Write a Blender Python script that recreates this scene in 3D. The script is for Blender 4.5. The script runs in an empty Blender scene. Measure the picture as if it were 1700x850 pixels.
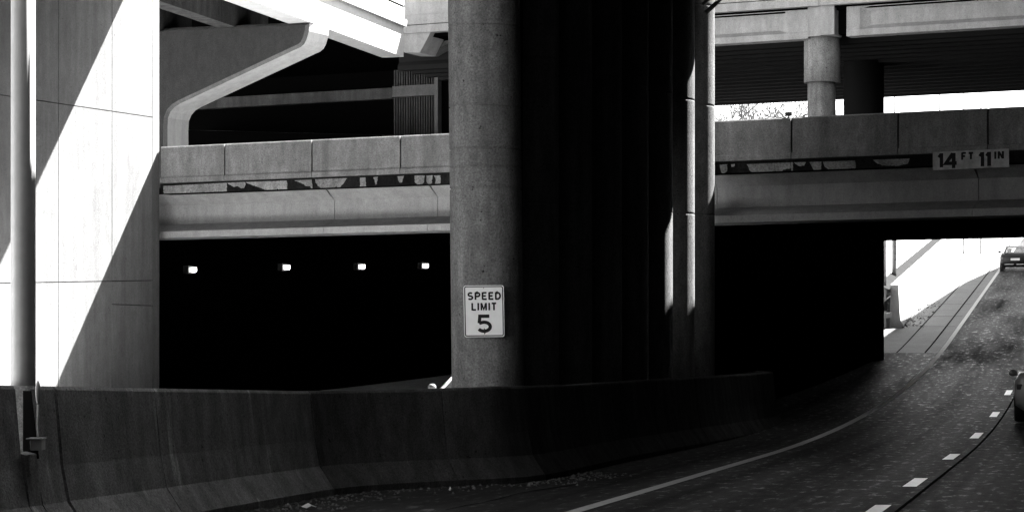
import bpy, bmesh, math, random
from mathutils import Vector, Matrix

random.seed(7)
SC = bpy.context.scene
COL = SC.collection
R = math.radians

# ------------------------------------------------------------------ camera
EYE = 1.5            # eye height of the photographer (sitting in a car)
F = 4000.0           # focal length in pixels of the 1700 px wide photograph
CX, HY = 850.0, 600.0
cam_d = bpy.data.cameras.new('camera')
cam = bpy.data.objects.new('camera', cam_d)
COL.objects.link(cam)
cam.location = (0, 0, EYE)
cam.rotation_euler = (R(90), 0, 0)
cam_d.sensor_width = 36
cam_d.lens = 36 * F / 1700
cam_d.shift_y = (HY - 425) / 1700
cam_d.clip_start = 0.1
cam_d.clip_end = 3000
SC.camera = cam

# ------------------------------------------------------------------ frames
BA = R(26)                                   # the overpass is skewed 26 degrees
UB = Vector((math.cos(BA), -math.sin(BA), 0))  # along the overpass, to the right
VB = Vector((math.sin(BA), math.cos(BA), 0))   # away from the viewer, along the tall wall
B0 = Vector(((265 - CX) / F * 60.0, 60.0, 0))
ZV = Vector((0, 0, 1))


def W(u, v, z):
    return B0 + UB * u + VB * v + ZV * z


def UV(p):
    d = Vector((p[0], p[1], 0)) - B0
    return d.dot(UB), d.dot(VB)


def ray(x, y):
    return Vector(((x - CX) / F, 1.0, (HY - y) / F))


def on_v(x, y, v0):
    d = ray(x, y); o = Vector((0, 0, EYE))
    s = (v0 + B0.dot(VB)) / d.dot(VB)
    return o + d * s


def on_u(x, y, u0):
    d = ray(x, y); o = Vector((0, 0, EYE))
    s = (u0 + B0.dot(UB)) / d.dot(UB)
    return o + d * s


def on_Y(x, y, Y):
    return Vector((0, 0, EYE)) + ray(x, y) * Y


# ------------------------------------------------------------------ sun, sky, exposure
A_ = on_u(262, 250, 0); B_ = on_u(92, 640, 0)
SLOPE = (A_.z - B_.z) / ((A_ - B_).dot(VB))       # rise per metre along the wall, from the shadow edge
SUN_AZ = R(49)                                    # from straight ahead towards the right
P_ = math.tan(SUN_AZ - BA)
SUNV = (VB + UB * P_ + ZV * SLOPE).normalized()
SUN_EL = math.asin(SUNV.z)
SLOPE_U = SLOPE / P_

sun_d = bpy.data.lights.new('sun', 'SUN')
sun = bpy.data.objects.new('sun', sun_d)
COL.objects.link(sun)
sun_d.energy = 5.0
sun_d.angle = R(0.5)
sun_d.color = (1.0, 0.995, 0.985)
sun.rotation_euler = SUNV.to_track_quat('Z', 'Y').to_euler()
sun.location = (0, 0, 60)

world = bpy.data.worlds.new('World')
SC.world = world
world.use_nodes = True
wn = world.node_tree
sky = wn.nodes.new('ShaderNodeTexSky')
sky.sky_type = 'NISHITA'
sky.sun_disc = False
sky.sun_elevation = SUN_EL
sky.sun_rotation = SUN_AZ
bw = wn.nodes.new('ShaderNodeRGBToBW')
bg = wn.nodes['Background']
wn.links.new(sky.outputs[0], bw.inputs[0])
wn.links.new(bw.outputs[0], bg.inputs[0])
bg.inputs[1].default_value = 0.05

SC.view_settings.view_transform = 'Standard'
SC.view_settings.look = 'None'
SC.view_settings.gamma = 1
SC.view_settings.exposure = 4.0
SC.view_settings.use_curve_mapping = False
SC.cycles.use_denoising = True
SC.cycles.max_bounces = 4
SC.cycles.diffuse_bounces = 1
SC.cycles.glossy_bounces = 2
SC.cycles.transmission_bounces = 4


# ------------------------------------------------------------------ materials
class NT:
    def __init__(s, name):
        s.m = bpy.data.materials.new(name)
        s.m.use_nodes = True
        s.t = s.m.node_tree
        s.b = s.t.nodes['Principled BSDF']
        g = s.t.nodes.new('ShaderNodeNewGeometry')
        s.P = g.outputs['Position']

    def put(s, sock, v):
        if isinstance(v, (int, float)):
            sock.default_value = v
        elif isinstance(v, tuple):
            sock.default_value = v
        else:
            s.t.links.new(v, sock)

    def M(s, op, a, b=0.0, clamp=False):
        n = s.t.nodes.new('ShaderNodeMath'); n.operation = op; n.use_clamp = clamp
        s.put(n.inputs[0], a); s.put(n.inputs[1], b)
        return n.outputs[0]

    def map(s, sc=(1, 1, 1), off=(0, 0, 0), rot=0.0):
        n = s.t.nodes.new('ShaderNodeMapping')
        n.inputs['Scale'].default_value = sc
        n.inputs['Location'].default_value = off
        n.inputs['Rotation'].default_value = (0, 0, rot)
        s.t.links.new(s.P, n.inputs['Vector'])
        return n.outputs[0]

    def noise(s, vec, scale, detail=4, rough=.55):
        n = s.t.nodes.new('ShaderNodeTexNoise')
        n.inputs['Scale'].default_value = scale
        n.inputs['Detail'].default_value = detail
        n.inputs['Roughness'].default_value = rough
        s.t.links.new(vec, n.inputs['Vector'])
        return n.outputs[0]

    def vary(s, val, n, amp):
        k = s.M('ADD', s.M('MULTIPLY', s.M('SUBTRACT', n, .5), amp * 3.2), 1.0)
        return s.M('MULTIPLY', val, s.M('MAXIMUM', k, 0.12))

    def step(s, n, lo, hi):
        r = s.t.nodes.new('ShaderNodeMapRange')
        r.interpolation_type = 'SMOOTHSTEP'
        r.inputs[1].default_value = lo; r.inputs[2].default_value = hi
        s.put(r.inputs[0], n)
        return r.outputs[0]

    def grey(s, v):
        c = s.t.nodes.new('ShaderNodeCombineColor')
        for i in range(3): s.put(c.inputs[i], v)
        s.t.links.new(c.outputs[0], s.b.inputs['Base Color'])

    def bump(s, h, st, dist=.02):
        n = s.t.nodes.new('ShaderNodeBump')
        n.inputs['Strength'].default_value = st
        n.inputs['Distance'].default_value = dist
        s.put(n.inputs['Height'], h)
        s.t.links.new(n.outputs[0], s.b.inputs['Normal'])

    def rough(s, v): s.put(s.b.inputs['Roughness'], v)
    def metal(s, v): s.put(s.b.inputs['Metallic'], v)
    def spec(s, v):
        s.put(s.b.inputs['Specular IOR Level'], v)
        if isinstance(v, (int, float)) and v <= .1: s.b.inputs['IOR'].default_value = 1.0   # dry matt surface


def conc(name, base, var=.25, streak=.3, grain=.3, pits=.5, rough=.9, bump=.35, soff=0.0, spec=.08, gs=34, efflo=0.0):
    m = NT(name)
    v = m.vary(base, m.noise(m.map((1, 1, 1), (soff, 3.1, 7.7)), .55, 6), var)
    v = m.vary(v, m.noise(m.map((1, 1, .07), (soff, 1.7, 0)), 3.2, 6, .6), streak)
    g = m.noise(m.map(), gs, 3, .8)
    v = m.vary(v, g, grain * 1.5)
    v = m.vary(v, m.noise(m.map((1, 1, .5), (5, soff, 2)), 5.5, 4, .65), grain * .7)
    if efflo:
        e = m.step(m.noise(m.map((1, 1, .12), (soff, 0, 4)), 4.2, 5, .6), .56, .72)
        e = m.M('MULTIPLY', e, m.step(m.noise(m.map((1, 1, 1), (1, soff, 4)), 1.1, 3), .47, .6))
        v = m.M('MULTIPLY', v, m.M('ADD', 1.0, m.M('MULTIPLY', e, efflo)))
    p = m.step(m.noise(m.map((1, 1, 1), (9, 9, soff)), 16, 3, .6), .66, .72)
    v = m.M('MULTIPLY', v, m.M('SUBTRACT', 1.0, m.M('MULTIPLY', p, pits)))
    m.grey(v)
    m.bump(g, bump, .03)
    m.rough(rough); m.spec(spec)
    return m.m


def plain(name, v, rough=.5, metal=0.0, spec=.5, var=.0, scale=4):
    m = NT(name)
    if var:
        m.grey(m.vary(v, m.noise(m.map(), scale, 5), var))
    else:
        m.grey(v)
    m.rough(rough); m.metal(metal); m.spec(spec)
    return m.m


def emit(name, s):
    m = NT(name)
    m.grey(.8)
    m.b.inputs['Emission Color'].default_value = (1, 1, 1, 1)
    m.b.inputs['Emission Strength'].default_value = s
    return m.m


MAT = {}
MAT['wall'] = conc('wall_concrete', 0.162, .12, .28, .22, .35, soff=2)
MAT['bridge'] = conc('bridge_concrete', 0.215, .2, .4, .4, .4, soff=5, efflo=.5)
MAT['girder'] = conc('girder_concrete', 0.36, .12, .14, .22, .3, soff=11)
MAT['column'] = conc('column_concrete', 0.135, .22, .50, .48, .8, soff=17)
MAT['sootcolumn'] = conc('sooty_column_concrete', .10, .25, .5, .48, .8, soff=19)  # darker copy of the column tone, shade put into the colour
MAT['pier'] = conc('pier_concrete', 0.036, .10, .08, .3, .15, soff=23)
MAT['upper'] = conc('upper_concrete', 0.21, .14, .22, .25, .4, soff=31)
MAT['ramp'] = conc('ramp_concrete', 0.4, .1, .1, .12, .1, soff=37)
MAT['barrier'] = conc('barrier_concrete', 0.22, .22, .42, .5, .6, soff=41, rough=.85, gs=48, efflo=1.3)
MAT['oldbarrier'] = conc('old_barrier_concrete', 0.09, .25, .5, .5, .6, soff=43, rough=.9, gs=48, efflo=.8)  # darker barrier tone, shade put into the colour
MAT['dark'] = conc('sooty_concrete', 0.05, .3, .5, .4, .3, soff=47)  # also paints shade onto the barrier panels nearest the underpass
MAT['black'] = plain('grimy_soffit', 0.0015, .95, spec=.05)  # near-black tone that paints deep shade on soffits and underpass walls
MAT['soot'] = plain('sooty_girder', 0.012, 1.0, spec=0)  # darkened to paint the shade under the high overpass
MAT['far'] = conc('pale_concrete', 0.36, .12, .2, .15, .2, soff=53)
MAT['deck'] = conc('deck_concrete', 0.095, .2, .2, .3, .3, soff=59)
MAT['steel'] = plain('galvanised_steel', .42, .5, .35, .5, .12, 9)
MAT['boxmetal'] = plain('box_metal', .5, .55, .2)
MAT['darkmetal'] = plain('dark_metal', .03, .5, .2)
MAT['white'] = plain('sign_white', 0.9, .45, 0, .5, .05, 8)
MAT['ink'] = plain('sign_black', .012, .6, 0, .2)
MAT['rubber'] = plain('tyre_rubber', .015, .85)
MAT['carpaint'] = plain('car_paint', .008, .4, .0, .25)
MAT['palepaint'] = plain('pale_car_paint', 0.6, .3, .2, .6)
MAT['whitepaint'] = plain('white_car_paint', .8, .3, .0, .5)
MAT['glass'] = plain('car_glass', .03, .08, .0, .8)
g_ = bpy.data.materials.new('clear_car_glass'); g_.use_nodes = True
t_ = g_.node_tree; t_.nodes.remove(t_.nodes['Principled BSDF'])
tb = t_.nodes.new('ShaderNodeBsdfTransparent'); tb.inputs[0].default_value = (.6, .6, .6, 1)
gb = t_.nodes.new('ShaderNodeBsdfGlossy'); gb.inputs['Roughness'].default_value = .05
mx = t_.nodes.new('ShaderNodeMixShader'); mx.inputs[0].default_value = .08
t_.links.new(tb.outputs[0], mx.inputs[1]); t_.links.new(gb.outputs[0], mx.inputs[2])
t_.links.new(mx.outputs[0], t_.nodes['Material Output'].inputs[0])
MAT['glass'] = g_
MAT['lens'] = plain('lamp_lens', .12, .2)
MAT['alloy'] = plain('wheel_alloy', .5, .35, .8)
MAT['plate'] = plain('plate_white', .55, .5)
MAT['twig'] = plain('bare_twig', 0.03, .9)
MAT['leaf'] = plain('dry_leaf', 0.035, .9, var=.3)
MAT['paper'] = plain('litter_paper', .8, .8)
MAT['stone'] = plain('gravel_stone', .13, .9, var=.3, scale=20)
MAT['lamp'] = emit('lit_lamp', .45)
MAT['soil'] = plain('dark_gutter', .02, 1.0, spec=0, var=.3)  # dark tone of the painted shadow strip above the roadside wall
MAT['tar'] = plain('joint_tar', .01, 1.0, spec=0)  # tar of the pavement joints, also paints the shade in the pole slot
MAT['darksteel'] = plain('dull_steel', .07, .6, 0, .3, .12, 9)


def mat_paint(name, base):
    m = NT(name)
    v = m.vary(base, m.noise(m.map(), 9, 5, .7), .35)
    w = m.step(m.noise(m.map((1, 1, 1), (4, 2, 0)), 22, 4, .7), .60, .72)
    v = m.M('MULTIPLY', v, m.M('SUBTRACT', 1.0, m.M('MULTIPLY', w, .5)))
    m.grey(v); m.rough(.35); m.spec(.6)
    return m.m


MAT['paint'] = mat_paint('road_paint', 0.8)
MAT['wornpaint'] = mat_paint('worn_road_paint', 0.38)
MAT['wornpaint'].node_tree.nodes['Principled BSDF'].inputs['Specular IOR Level'].default_value = .1
MAT['wornpaint'].node_tree.nodes['Principled BSDF'].inputs['Roughness'].default_value = .8


def mat_road(name, base, gloss):
    m = NT(name)
    a = R(13.4)
    lng = m.map((1, 1, 1), (0, 0, 0), a)            # x across, y along the road

    def along(sx, sy, off=0.0):
        n = m.t.nodes.new('ShaderNodeMapping')
        m.t.links.new(lng, n.inputs['Vector']); n.inputs['Scale'].default_value = (sx, sy, 1)
        n.inputs['Location'].default_value = (off, off * .3, 0)
        return n.outputs[0]
    tracks = m.noise(along(.95, .004), 1.0, 3, .55)
    fine_t = m.noise(along(6, .03, 3), 1.0, 4, .6)
    grit = m.noise(along(7, 1.8, 7), 1.0, 5, .7)
    fine = m.noise(m.map(), 22, 4, .8)
    v = m.vary(base, tracks, .5)
    v = m.vary(v, fine_t, .35)
    v = m.vary(v, grit, .15)
    v = m.vary(v, fine, .4)
    m.grey(v)
    m.rough(m.M('ADD', .30, m.M('MULTIPLY', m.M('SUBTRACT', 1.0, grit), .35)))
    worn = m.step(tracks, .26, .82)
    speck = m.step(grit, .57, .68)
    m.spec(m.M('ADD', m.M('MULTIPLY', worn, .003), m.M('MULTIPLY', m.M('MULTIPLY', speck, worn), .11)))
    m.bump(m.noise(m.map(), 7, 6, .8), .5, .02)
    return m.m


MAT['asphalt'] = mat_road('asphalt', .036, .72)
MAT['shoulder'] = conc('shoulder_concrete', 0.065, .25, .05, .4, .3, soff=61, rough=.75, spec=.3)
MAT['apron'] = conc('apron_concrete', .22, .2, 0, .3, .3, soff=71)
MAT['ground'] = conc('ground_dirt', 0.4, .3, 0, .5, .4, soff=67)


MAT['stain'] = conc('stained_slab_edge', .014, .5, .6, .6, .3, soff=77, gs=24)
MAT['scale'] = conc('pale_scale', .24, .3, .35, .5, .4, soff=79, gs=24)



def mat_plaque():
    m = NT('weathered_plaque')
    v = m.vary(.5, m.noise(m.map(), 7, 6, .75), .45)
    v = m.vary(v, m.noise(m.map((1, 1, .15)), 5, 5), .3)
    m.grey(v); m.rough(.85); m.spec(.2)
    return m.m


MAT['plaque'] = mat_plaque()


# ------------------------------------------------------------------ mesh builder
class MB:
    def __init__(s):
        s.v = []; s.f = []; s.smooth = []

    def add(s, verts, faces, smooth=False):
        o = len(s.v)
        s.v += [Vector(p) for p in verts]
        s.f += [tuple(i + o for i in f) for f in faces]
        s.smooth += [smooth] * len(faces)

    def prism(s, pts, vec):
        n = len(pts); vec = Vector(vec)
        pts = [Vector(p) for p in pts]
        vs = pts + [p + vec for p in pts]
        fs = [tuple(range(n)), tuple(range(2 * n - 1, n - 1, -1))]
        fs += [(i, (i + 1) % n, (i + 1) % n + n, i + n) for i in range(n)]
        s.add(vs, fs)

    def box(s, a, b):
        (x0, y0, z0), (x1, y1, z1) = a, b
        s.prism([(x0, y0, z0), (x1, y0, z0), (x1, y1, z0), (x0, y1, z0)], (0, 0, z1 - z0))

    def ubox(s, u0, u1, v0, v1, z0, z1):
        s.prism([W(u0, v0, z0), W(u1, v0, z0), W(u1, v1, z0), W(u0, v1, z0)], (0, 0, z1 - z0))

    def lathe(s, c, prof, seg=40, shear=(0, 0), smooth=True, cap=True):
        # prof: (r, z) from bottom to top
        vs = []
        for r, z in prof:
            for i in range(seg):
                a = 2 * math.pi * i / seg
                vs.append((c[0] + r * math.cos(a) + shear[0] * z, c[1] + r * math.sin(a) + shear[1] * z, c[2] + z))
        fs = []
        for k in range(len(prof) - 1):
            for i in range(seg):
                j = (i + 1) % seg
                fs.append((k * seg + i, k * seg + j, (k + 1) * seg + j, (k + 1) * seg + i))
        s.add(vs, fs, smooth)
        if cap:
            o = len(s.v) - len(vs)
            s.f.append(tuple(o + i for i in reversed(range(seg)))); s.smooth.append(False)
            o2 = o + (len(prof) - 1) * seg
            s.f.append(tuple(o2 + i for i in range(seg))); s.smooth.append(False)

    def tube(s, pts, radii, seg=8, smooth=True):
        pts = [Vector(p) for p in pts]
        vs = []; n = len(pts)
        for k, p in enumerate(pts):
            t = (pts[min(k + 1, n - 1)] - pts[max(k - 1, 0)]).normalized()
            a = t.cross(Vector((0, 0, 1)) if abs(t.z) < .9 else Vector((1, 0, 0))).normalized()
            b = t.cross(a)
            for i in range(seg):
                th = 2 * math.pi * i / seg
                vs.append(p + (a * math.cos(th) + b * math.sin(th)) * radii[k])
        fs = []
        for k in range(n - 1):
            for i in range(seg):
                j = (i + 1) % seg
                fs.append((k * seg + i, k * seg + j, (k + 1) * seg + j, (k + 1) * seg + i))
        s.add(vs, fs, smooth)
        o = len(s.v) - len(vs)
        s.f.append(tuple(o + i for i in range(seg))); s.smooth.append(False)
        s.f.append(tuple(o + (n - 1) * seg + i for i in range(seg))); s.smooth.append(False)

    def sweep(s, path, prof, cap=True, smooth=False):
        # path: world points; prof(k) -> list of (left offset, z); left of travel
        rows = []; n = len(path)
        for k in range(n):
            a = path[max(k - 1, 0)]; b = path[min(k + 1, n - 1)]
            t = Vector((b[0] - a[0], b[1] - a[1], 0)).normalized()
            l = Vector((-t.y, t.x, 0))
            p = Vector((path[k][0], path[k][1], path[k][2] if len(path[k]) > 2 else 0))
            rows.append([p + l * d + ZV * z for d, z in prof(k)])
        m = len(rows[0])
        vs = [q for r in rows for q in r]
        fs = []
        for k in range(n - 1):
            for i in range(m):
                j = (i + 1) % m
                fs.append((k * m + i, k * m + j, (k + 1) * m + j, (k + 1) * m + i))
        s.add(vs, fs, smooth)
        if cap:
            o = len(s.v) - len(vs)
            s.f.append(tuple(o + i for i in range(m))); s.smooth.append(False)
            s.f.append(tuple(o + (n - 1) * m + i for i in range(m))); s.smooth.append(False)

    def sheet(s, rows):
        m = len(rows[0]); vs = [q for r in rows for q in r]
        fs = [(k * m + i, k * m + i + 1, (k + 1) * m + i + 1, (k + 1) * m + i)
              for k in range(len(rows) - 1) for i in range(m - 1)]
        s.add(vs, fs)

    def build(s, name, mat, parent=None, keep=False, loc=None, bevel=0):
        me = bpy.data.meshes.new(name)
        if parent is not None:
            org = parent.matrix_world.translation.copy() if False else Vector(parent['_org'])
            if s.v and parent.get('_sub'): org = Vector(parent['_org'])
        else:
            xs = [p.x for p in s.v]; ys = [p.y for p in s.v]; zs = [p.z for p in s.v]
            org = Vector(((min(xs) + max(xs)) / 2, (min(ys) + max(ys)) / 2, min(zs)))
        me.from_pydata([tuple(p - org) for p in s.v], [], s.f)
        for p, sm in zip(me.polygons, s.smooth): p.use_smooth = sm
        if not keep:
            bm = bmesh.new(); bm.from_mesh(me)
            bmesh.ops.recalc_face_normals(bm, faces=bm.faces)
            bm.to_mesh(me); bm.free()
        me.materials.append(mat)
        o = bpy.data.objects.new(name, me)
        COL.objects.link(o)
        if parent is not None:
            o.parent = parent
            o['_org'] = tuple(org)
        else:
            o.location = org
            o['_org'] = tuple(org)
        if bevel:
            b = o.modifiers.new('bevel', 'BEVEL'); b.width = bevel; b.segments = 2; b.limit_method = 'ANGLE'
        return o


def tag(o, label, cat, group=None, kind=None):
    o['label'] = label; o['category'] = cat
    if group: o['group'] = group
    if kind: o['kind'] = kind
    return o


def thing(name, label, cat, loc, group=None):
    o = bpy.data.objects.new(name, None); COL.objects.link(o)
    o.location = loc; o['_org'] = tuple(loc)
    o.empty_display_size = .2
    return tag(o, label, cat, group)


def struct(o):
    o['kind'] = 'structure'
    return o


def clean():
    for o in bpy.data.objects:
        if '_org' in o: del o['_org']


# ------------------------------------------------------------------ the roads
RA = math.atan(.238)
RD = Vector((math.sin(RA), math.cos(RA), 0))


def zr(Y):
    if Y < 38: return 0.0
    if Y < 92: return .00082 * (Y - 38) ** 2
    if Y < 235: return .00082 * 54 ** 2 + .0886 * (Y - 92)
    return .00082 * 54 ** 2 + .0886 * 143


def Xe(Y): return .6 + (Y - 24) * .238        # painted edge line


def rp(lat, Y, dz=0.0): return Vector((Xe(Y) + lat, Y, zr(Y) + dz))


YS = [-60, -30, 0, 10, 20, 30, 38, 42, 46, 50, 54, 58, 62, 66, 70, 75, 80, 85, 90, 95, 100, 110, 120, 130, 140, 150, 170, 190, 210, 235, 300, 600, 1200]
m = MB()
m.sheet([[Vector((x, Y, zr(Y) - .12)) for x in (-900, -200, -60, -30, -10, 0, 10, 20, 30, 50, 80, 200, 900)] for Y in YS])
struct(m.build('ground', MAT['ground'], keep=True))
RY = [y for y in YS if y <= 235]
m = MB(); m.sheet([[rp(l, Y, -.004) for l in (-.05, 3, 6, 9, 13)] for Y in RY])
struct(m.build('road', MAT['asphalt'], keep=True))
m = MB(); m.sheet([[rp(l, Y, -.008) for l in (-4.6, -2, .2)] for Y in RY if Y >= 85])
struct(m.build('road_shoulder', MAT['shoulder'], keep=True))
m = MB(); m.sheet([[rp(l, Y, -.006) for l in (-4.6, -2, .2)] for Y in RY if Y <= 85])
struct(m.build('road_verge', MAT['asphalt'], keep=True))
m = MB()
m.sheet([[W(u, v, .0 + max(0, v) * .002) for u in (-.9, 5, 13.2)] for v in (-60, -40, -30, -20, -10, -5, 0, 5, 10, 20, 30)])
struct(m.build('underpass_road', MAT['apron'], keep=True))
m = MB()
fine = [y for y in range(-20, 235, 3)]
m.sheet([[rp(-.08, Y, .004), rp(.08, Y, .004)] for Y in fine])
struct(m.build('road_edge_line', MAT['wornpaint'], keep=True))
m = MB()
for y0, y1 in ((6, 8), (11.5, 13.5), (17, 19.2), (23.1, 25.2), (28.9, 31.0), (36.9, 39.1), (45.6, 48.0), (55, 57.2), (65, 67.2), (88, 91), (100, 103), (112, 115)):
    m.sheet([[rp(3.0 - .085, y, .004), rp(3.0 + .085, y, .004)] for y in (y0, (y0 + y1) / 2, y1)])
struct(m.build('lane_line', MAT['paint'], keep=True))
# saw-cut joints of the pavement
m = MB()
for lat, w in ((3.22, .02), (-.55, .03), (-1.55, .025)):
    m.sheet([[rp(lat - w, Y, .002), rp(lat + w, Y, .002)] for Y in fine if lat > 0 or Y > 84])
for Y in (98, 104, 112, 121, 131, 142, 155):
    m.sheet([[rp(-3.3, Y, .003), rp(-3.3, Y + .09, .003)], [rp(-.2, Y, .003), rp(-.2, Y + .09, .003)]])
struct(m.build('pavement_joint', MAT['tar'], keep=True))
m = MB()
cr = [(740, 846), (775, 838), (800, 834), (830, 827), (862, 818), (900, 812), (960, 803)]
rows = []
for i, (x, y) in enumerate(cr):
    Y = EYE * F / (y - HY)
    X = (x - CX) / F * Y
    w = .012 + .012 * (i % 2)
    rows.append([Vector((X, Y - w * 3, .001)), Vector((X, Y + w * 3, .001))])
m.sheet(rows)
struct(m.build('road_crack', MAT['tar'], keep=True))

# ------------------------------------------------------------------ tall retaining wall on the left
WT = 10.85
wall = thing('retaining_wall', 'tall panelled concrete wall at the left crossed by a broad diagonal band of sunlight', 'wall', W(-.8, -6, 0))
m = MB(); m.ubox(-1.6, -.06, -30, 0, 0, WT)
m.build('wall_core', MAT['dark'], wall)


def vw(x): return UV(on_u(x, 300, 0))[1]


def zl1(v):      # upper sloping joint
    a = on_u(62, 167, 0); b = on_u(253, 195, 0)
    va, vb_ = UV(a)[1], UV(b)[1]
    return a.z + (b.z - a.z) * (v - va) / (vb_ - va)


def zl2(v):
    a = on_u(0, 470, 0); b = on_u(230, 466, 0)
    va, vb_ = UV(a)[1], UV(b)[1]
    return a.z + (b.z - a.z) * (v - va) / (vb_ - va)


cols = [-30, -24, -18, -12.5, -9, vw(97), vw(186), vw(253.5)]
g = .011
for i in range(len(cols) - 1):
    va, vb_ = cols[i] + g, cols[i + 1] - (g * .6 if i == len(cols) - 2 else g)
    if i < len(cols) - 2: pass
    levels = [lambda v: 0.0, zl2, zl1, lambda v: WT]
    if i == len(cols) - 2:
        levels = [lambda v: 0.0, lambda v: on_u(186, 505, 0).z, zl2, zl1, lambda v: WT]
    m = MB()
    for k in range(len(levels) - 1):
        lo, hi = levels[k], levels[k + 1]
        gl = g if k else 0
        m.prism([W(-.06, va, lo(va) + gl), W(-.06, vb_, lo(vb_) + gl), W(-.06, vb_, hi(vb_) - g), W(-.06, va, hi(va) - g)], UB * .06)
    m.build('wall_panel', MAT['wall'], wall)
m = MB()
v0 = cols[-1] + .006
m.prism([W(-.06, v0, 0), W(0, v0, 0), W(-.012, 0, 0), W(-.06, 0, 0)], ZV * WT)
m.build('edge_strip', MAT['wall'], wall)

# ------------------------------------------------------------------ main overpass
U1 = 36.0


def z520(y, v=0.0): return on_v(520, y, v).z


zt, z285, z295, z312 = z520(232), z520(285), z520(296), z520(313)
z330, z363, z377, z388 = z520(331, .3), z520(363, .3), z520(377, .2), z520(388, .2)
ZS = z388
over = thing('overpass_bridge', 'long low concrete overpass with stained slab edge spanning both roads', 'bridge', W(18, 0, 0))
joints = [UV(on_v(x, 240, 0))[0] for x in (373, 518, 665)] + [UV(on_v(x, 220, 0))[0] for x in (820, 985, 1150, 1314, 1491, 1640)] + [24, 28, 32]
edges = [.02] + joints + [U1]
m = MB(); mc = MB()
for a, b in zip(edges[:-1], edges[1:]):
    m.prism([W(a + .02, 0, z285), W(a + .02, .34, z285), W(a + .02, .24, zt), W(a + .02, .025, zt), W(a + .02, 0, zt - .03)], UB * (b - a - .04))
m.build('parapet', MAT['bridge'], over)
m = MB()
for a, b in zip(edges[:-1], edges[1:]):
    m.prism([W(a + .008, -.035, z295 + .018), W(a + .008, .3, z295 + .018), W(a + .008, .3, z285 - .002), W(a + .008, -.02, z285 - .002), W(a + .008, -.035, z285 - .03)], UB * (b - a - .016))
m.build('curb', MAT['bridge'], over)
m = MB(); m.ubox(.02, U1, .06, .22, z295 - .03, zt - .012)
m.build('parapet_core', MAT['dark'], over)
m = MB(); m.ubox(.02, U1, .0, .9, z312, z295 - .004)
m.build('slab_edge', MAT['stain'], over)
PATCH = []
zl = lambda pts: [(250 + x / 3.4, 200 + y / 3.4) for x, y in pts]
zr_ = lambda pts: [(1180 + x / 3.269, 150 + y / 3.269) for x, y in pts]
for p in ([(70, 371), (430, 352), (430, 412), (368, 414), (362, 402), (356, 416), (305, 418), (300, 402), (290, 420), (75, 427)],
          [(432, 352), (532, 348), (535, 362), (528, 380), (510, 384), (490, 372), (470, 378), (450, 366)],
          [(537, 348), (770, 340), (772, 402), (725, 402), (716, 386), (706, 404), (665, 404), (640, 388), (600, 374), (560, 362)],
          [(810, 339), (907, 334), (916, 396), (908, 392), (900, 370), (880, 372), (850, 354)],
          [(928, 333), (1110, 326), (1085, 360), (1062, 388), (1045, 374), (1030, 388), (975, 390), (945, 372), (932, 352)],
          [(1182, 324), (1212, 322), (1216, 378), (1205, 384), (1182, 380)], [(1258, 321), (1284, 319), (1276, 360), (1268, 362)],
          [(1393, 316), (1430, 314), (1420, 350), (1408, 352), (1398, 336)], [(1490, 312), (1545, 310), (1544, 350), (1525, 368), (1505, 366), (1492, 345)],
          [(1555, 312), (1590, 310), (1588, 350), (1575, 368), (1560, 352)], [(1598, 312), (1634, 310), (1638, 352), (1625, 366), (1605, 360), (1612, 338)]):
    PATCH.append(zl(p))
for p in ([(48, 405), (88, 402), (88, 440), (70, 458), (55, 445)], [(110, 402), (132, 401), (128, 415), (112, 416)],
          [(195, 402), (430, 392), (432, 426), (395, 430), (385, 446), (350, 438), (340, 448), (320, 442), (300, 446), (270, 452), (235, 452), (212, 438)],
          [(434, 392), (446, 392), (446, 440), (436, 442)], [(450, 392), (515, 390), (505, 408), (480, 414)], [(535, 390), (600, 388), (598, 430), (560, 438), (545, 408)],
          [(608, 388), (785, 382), (785, 424), (700, 430), (640, 432), (620, 418)], [(880, 378), (1080, 371), (1070, 398), (1010, 412), (930, 408), (900, 395)]):
    PATCH.append(zr_(p))
prnd = random.Random(4)
for p in PATCH:
    q = []
    for i, (x0, y0) in enumerate(p):
        x1, y1 = p[(i + 1) % len(p)]
        n_ = max(1, int(math.hypot(x1 - x0, y1 - y0) / 2.2))
        for k in range(n_):
            t = k / n_
            j = .0 if i == 0 else .55
            q.append(on_v(x0 + (x1 - x0) * t + prnd.uniform(-j, j), y0 + (y1 - y0) * t + prnd.uniform(-j, j), -.006))
    for w in q: w.z = min(max(w.z, z312 + .004), z295 - .006)
    m = MB(); m.prism(q, VB * .008); m.build('pale_patch', MAT['scale'], over)


def girder(mb, u0, u1, vf, zt_, zb_, e0=False, dv=.17, b=.42):
    # I-girder facing the viewer; vf front of the bottom flange
    h = zt_ - zb_
    prof = [(vf, zb_), (vf, zb_ + .17 * h), (vf + dv, zb_ + .33 * h), (vf + dv, zb_ + .76 * h), (vf + .04, zb_ + .97 * h), (vf + .04, zt_), (vf + b, zt_), (vf + b, zb_)]
    mb.prism([W(u0, v, z) for v, z in prof], UB * (u1 - u0))


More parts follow.
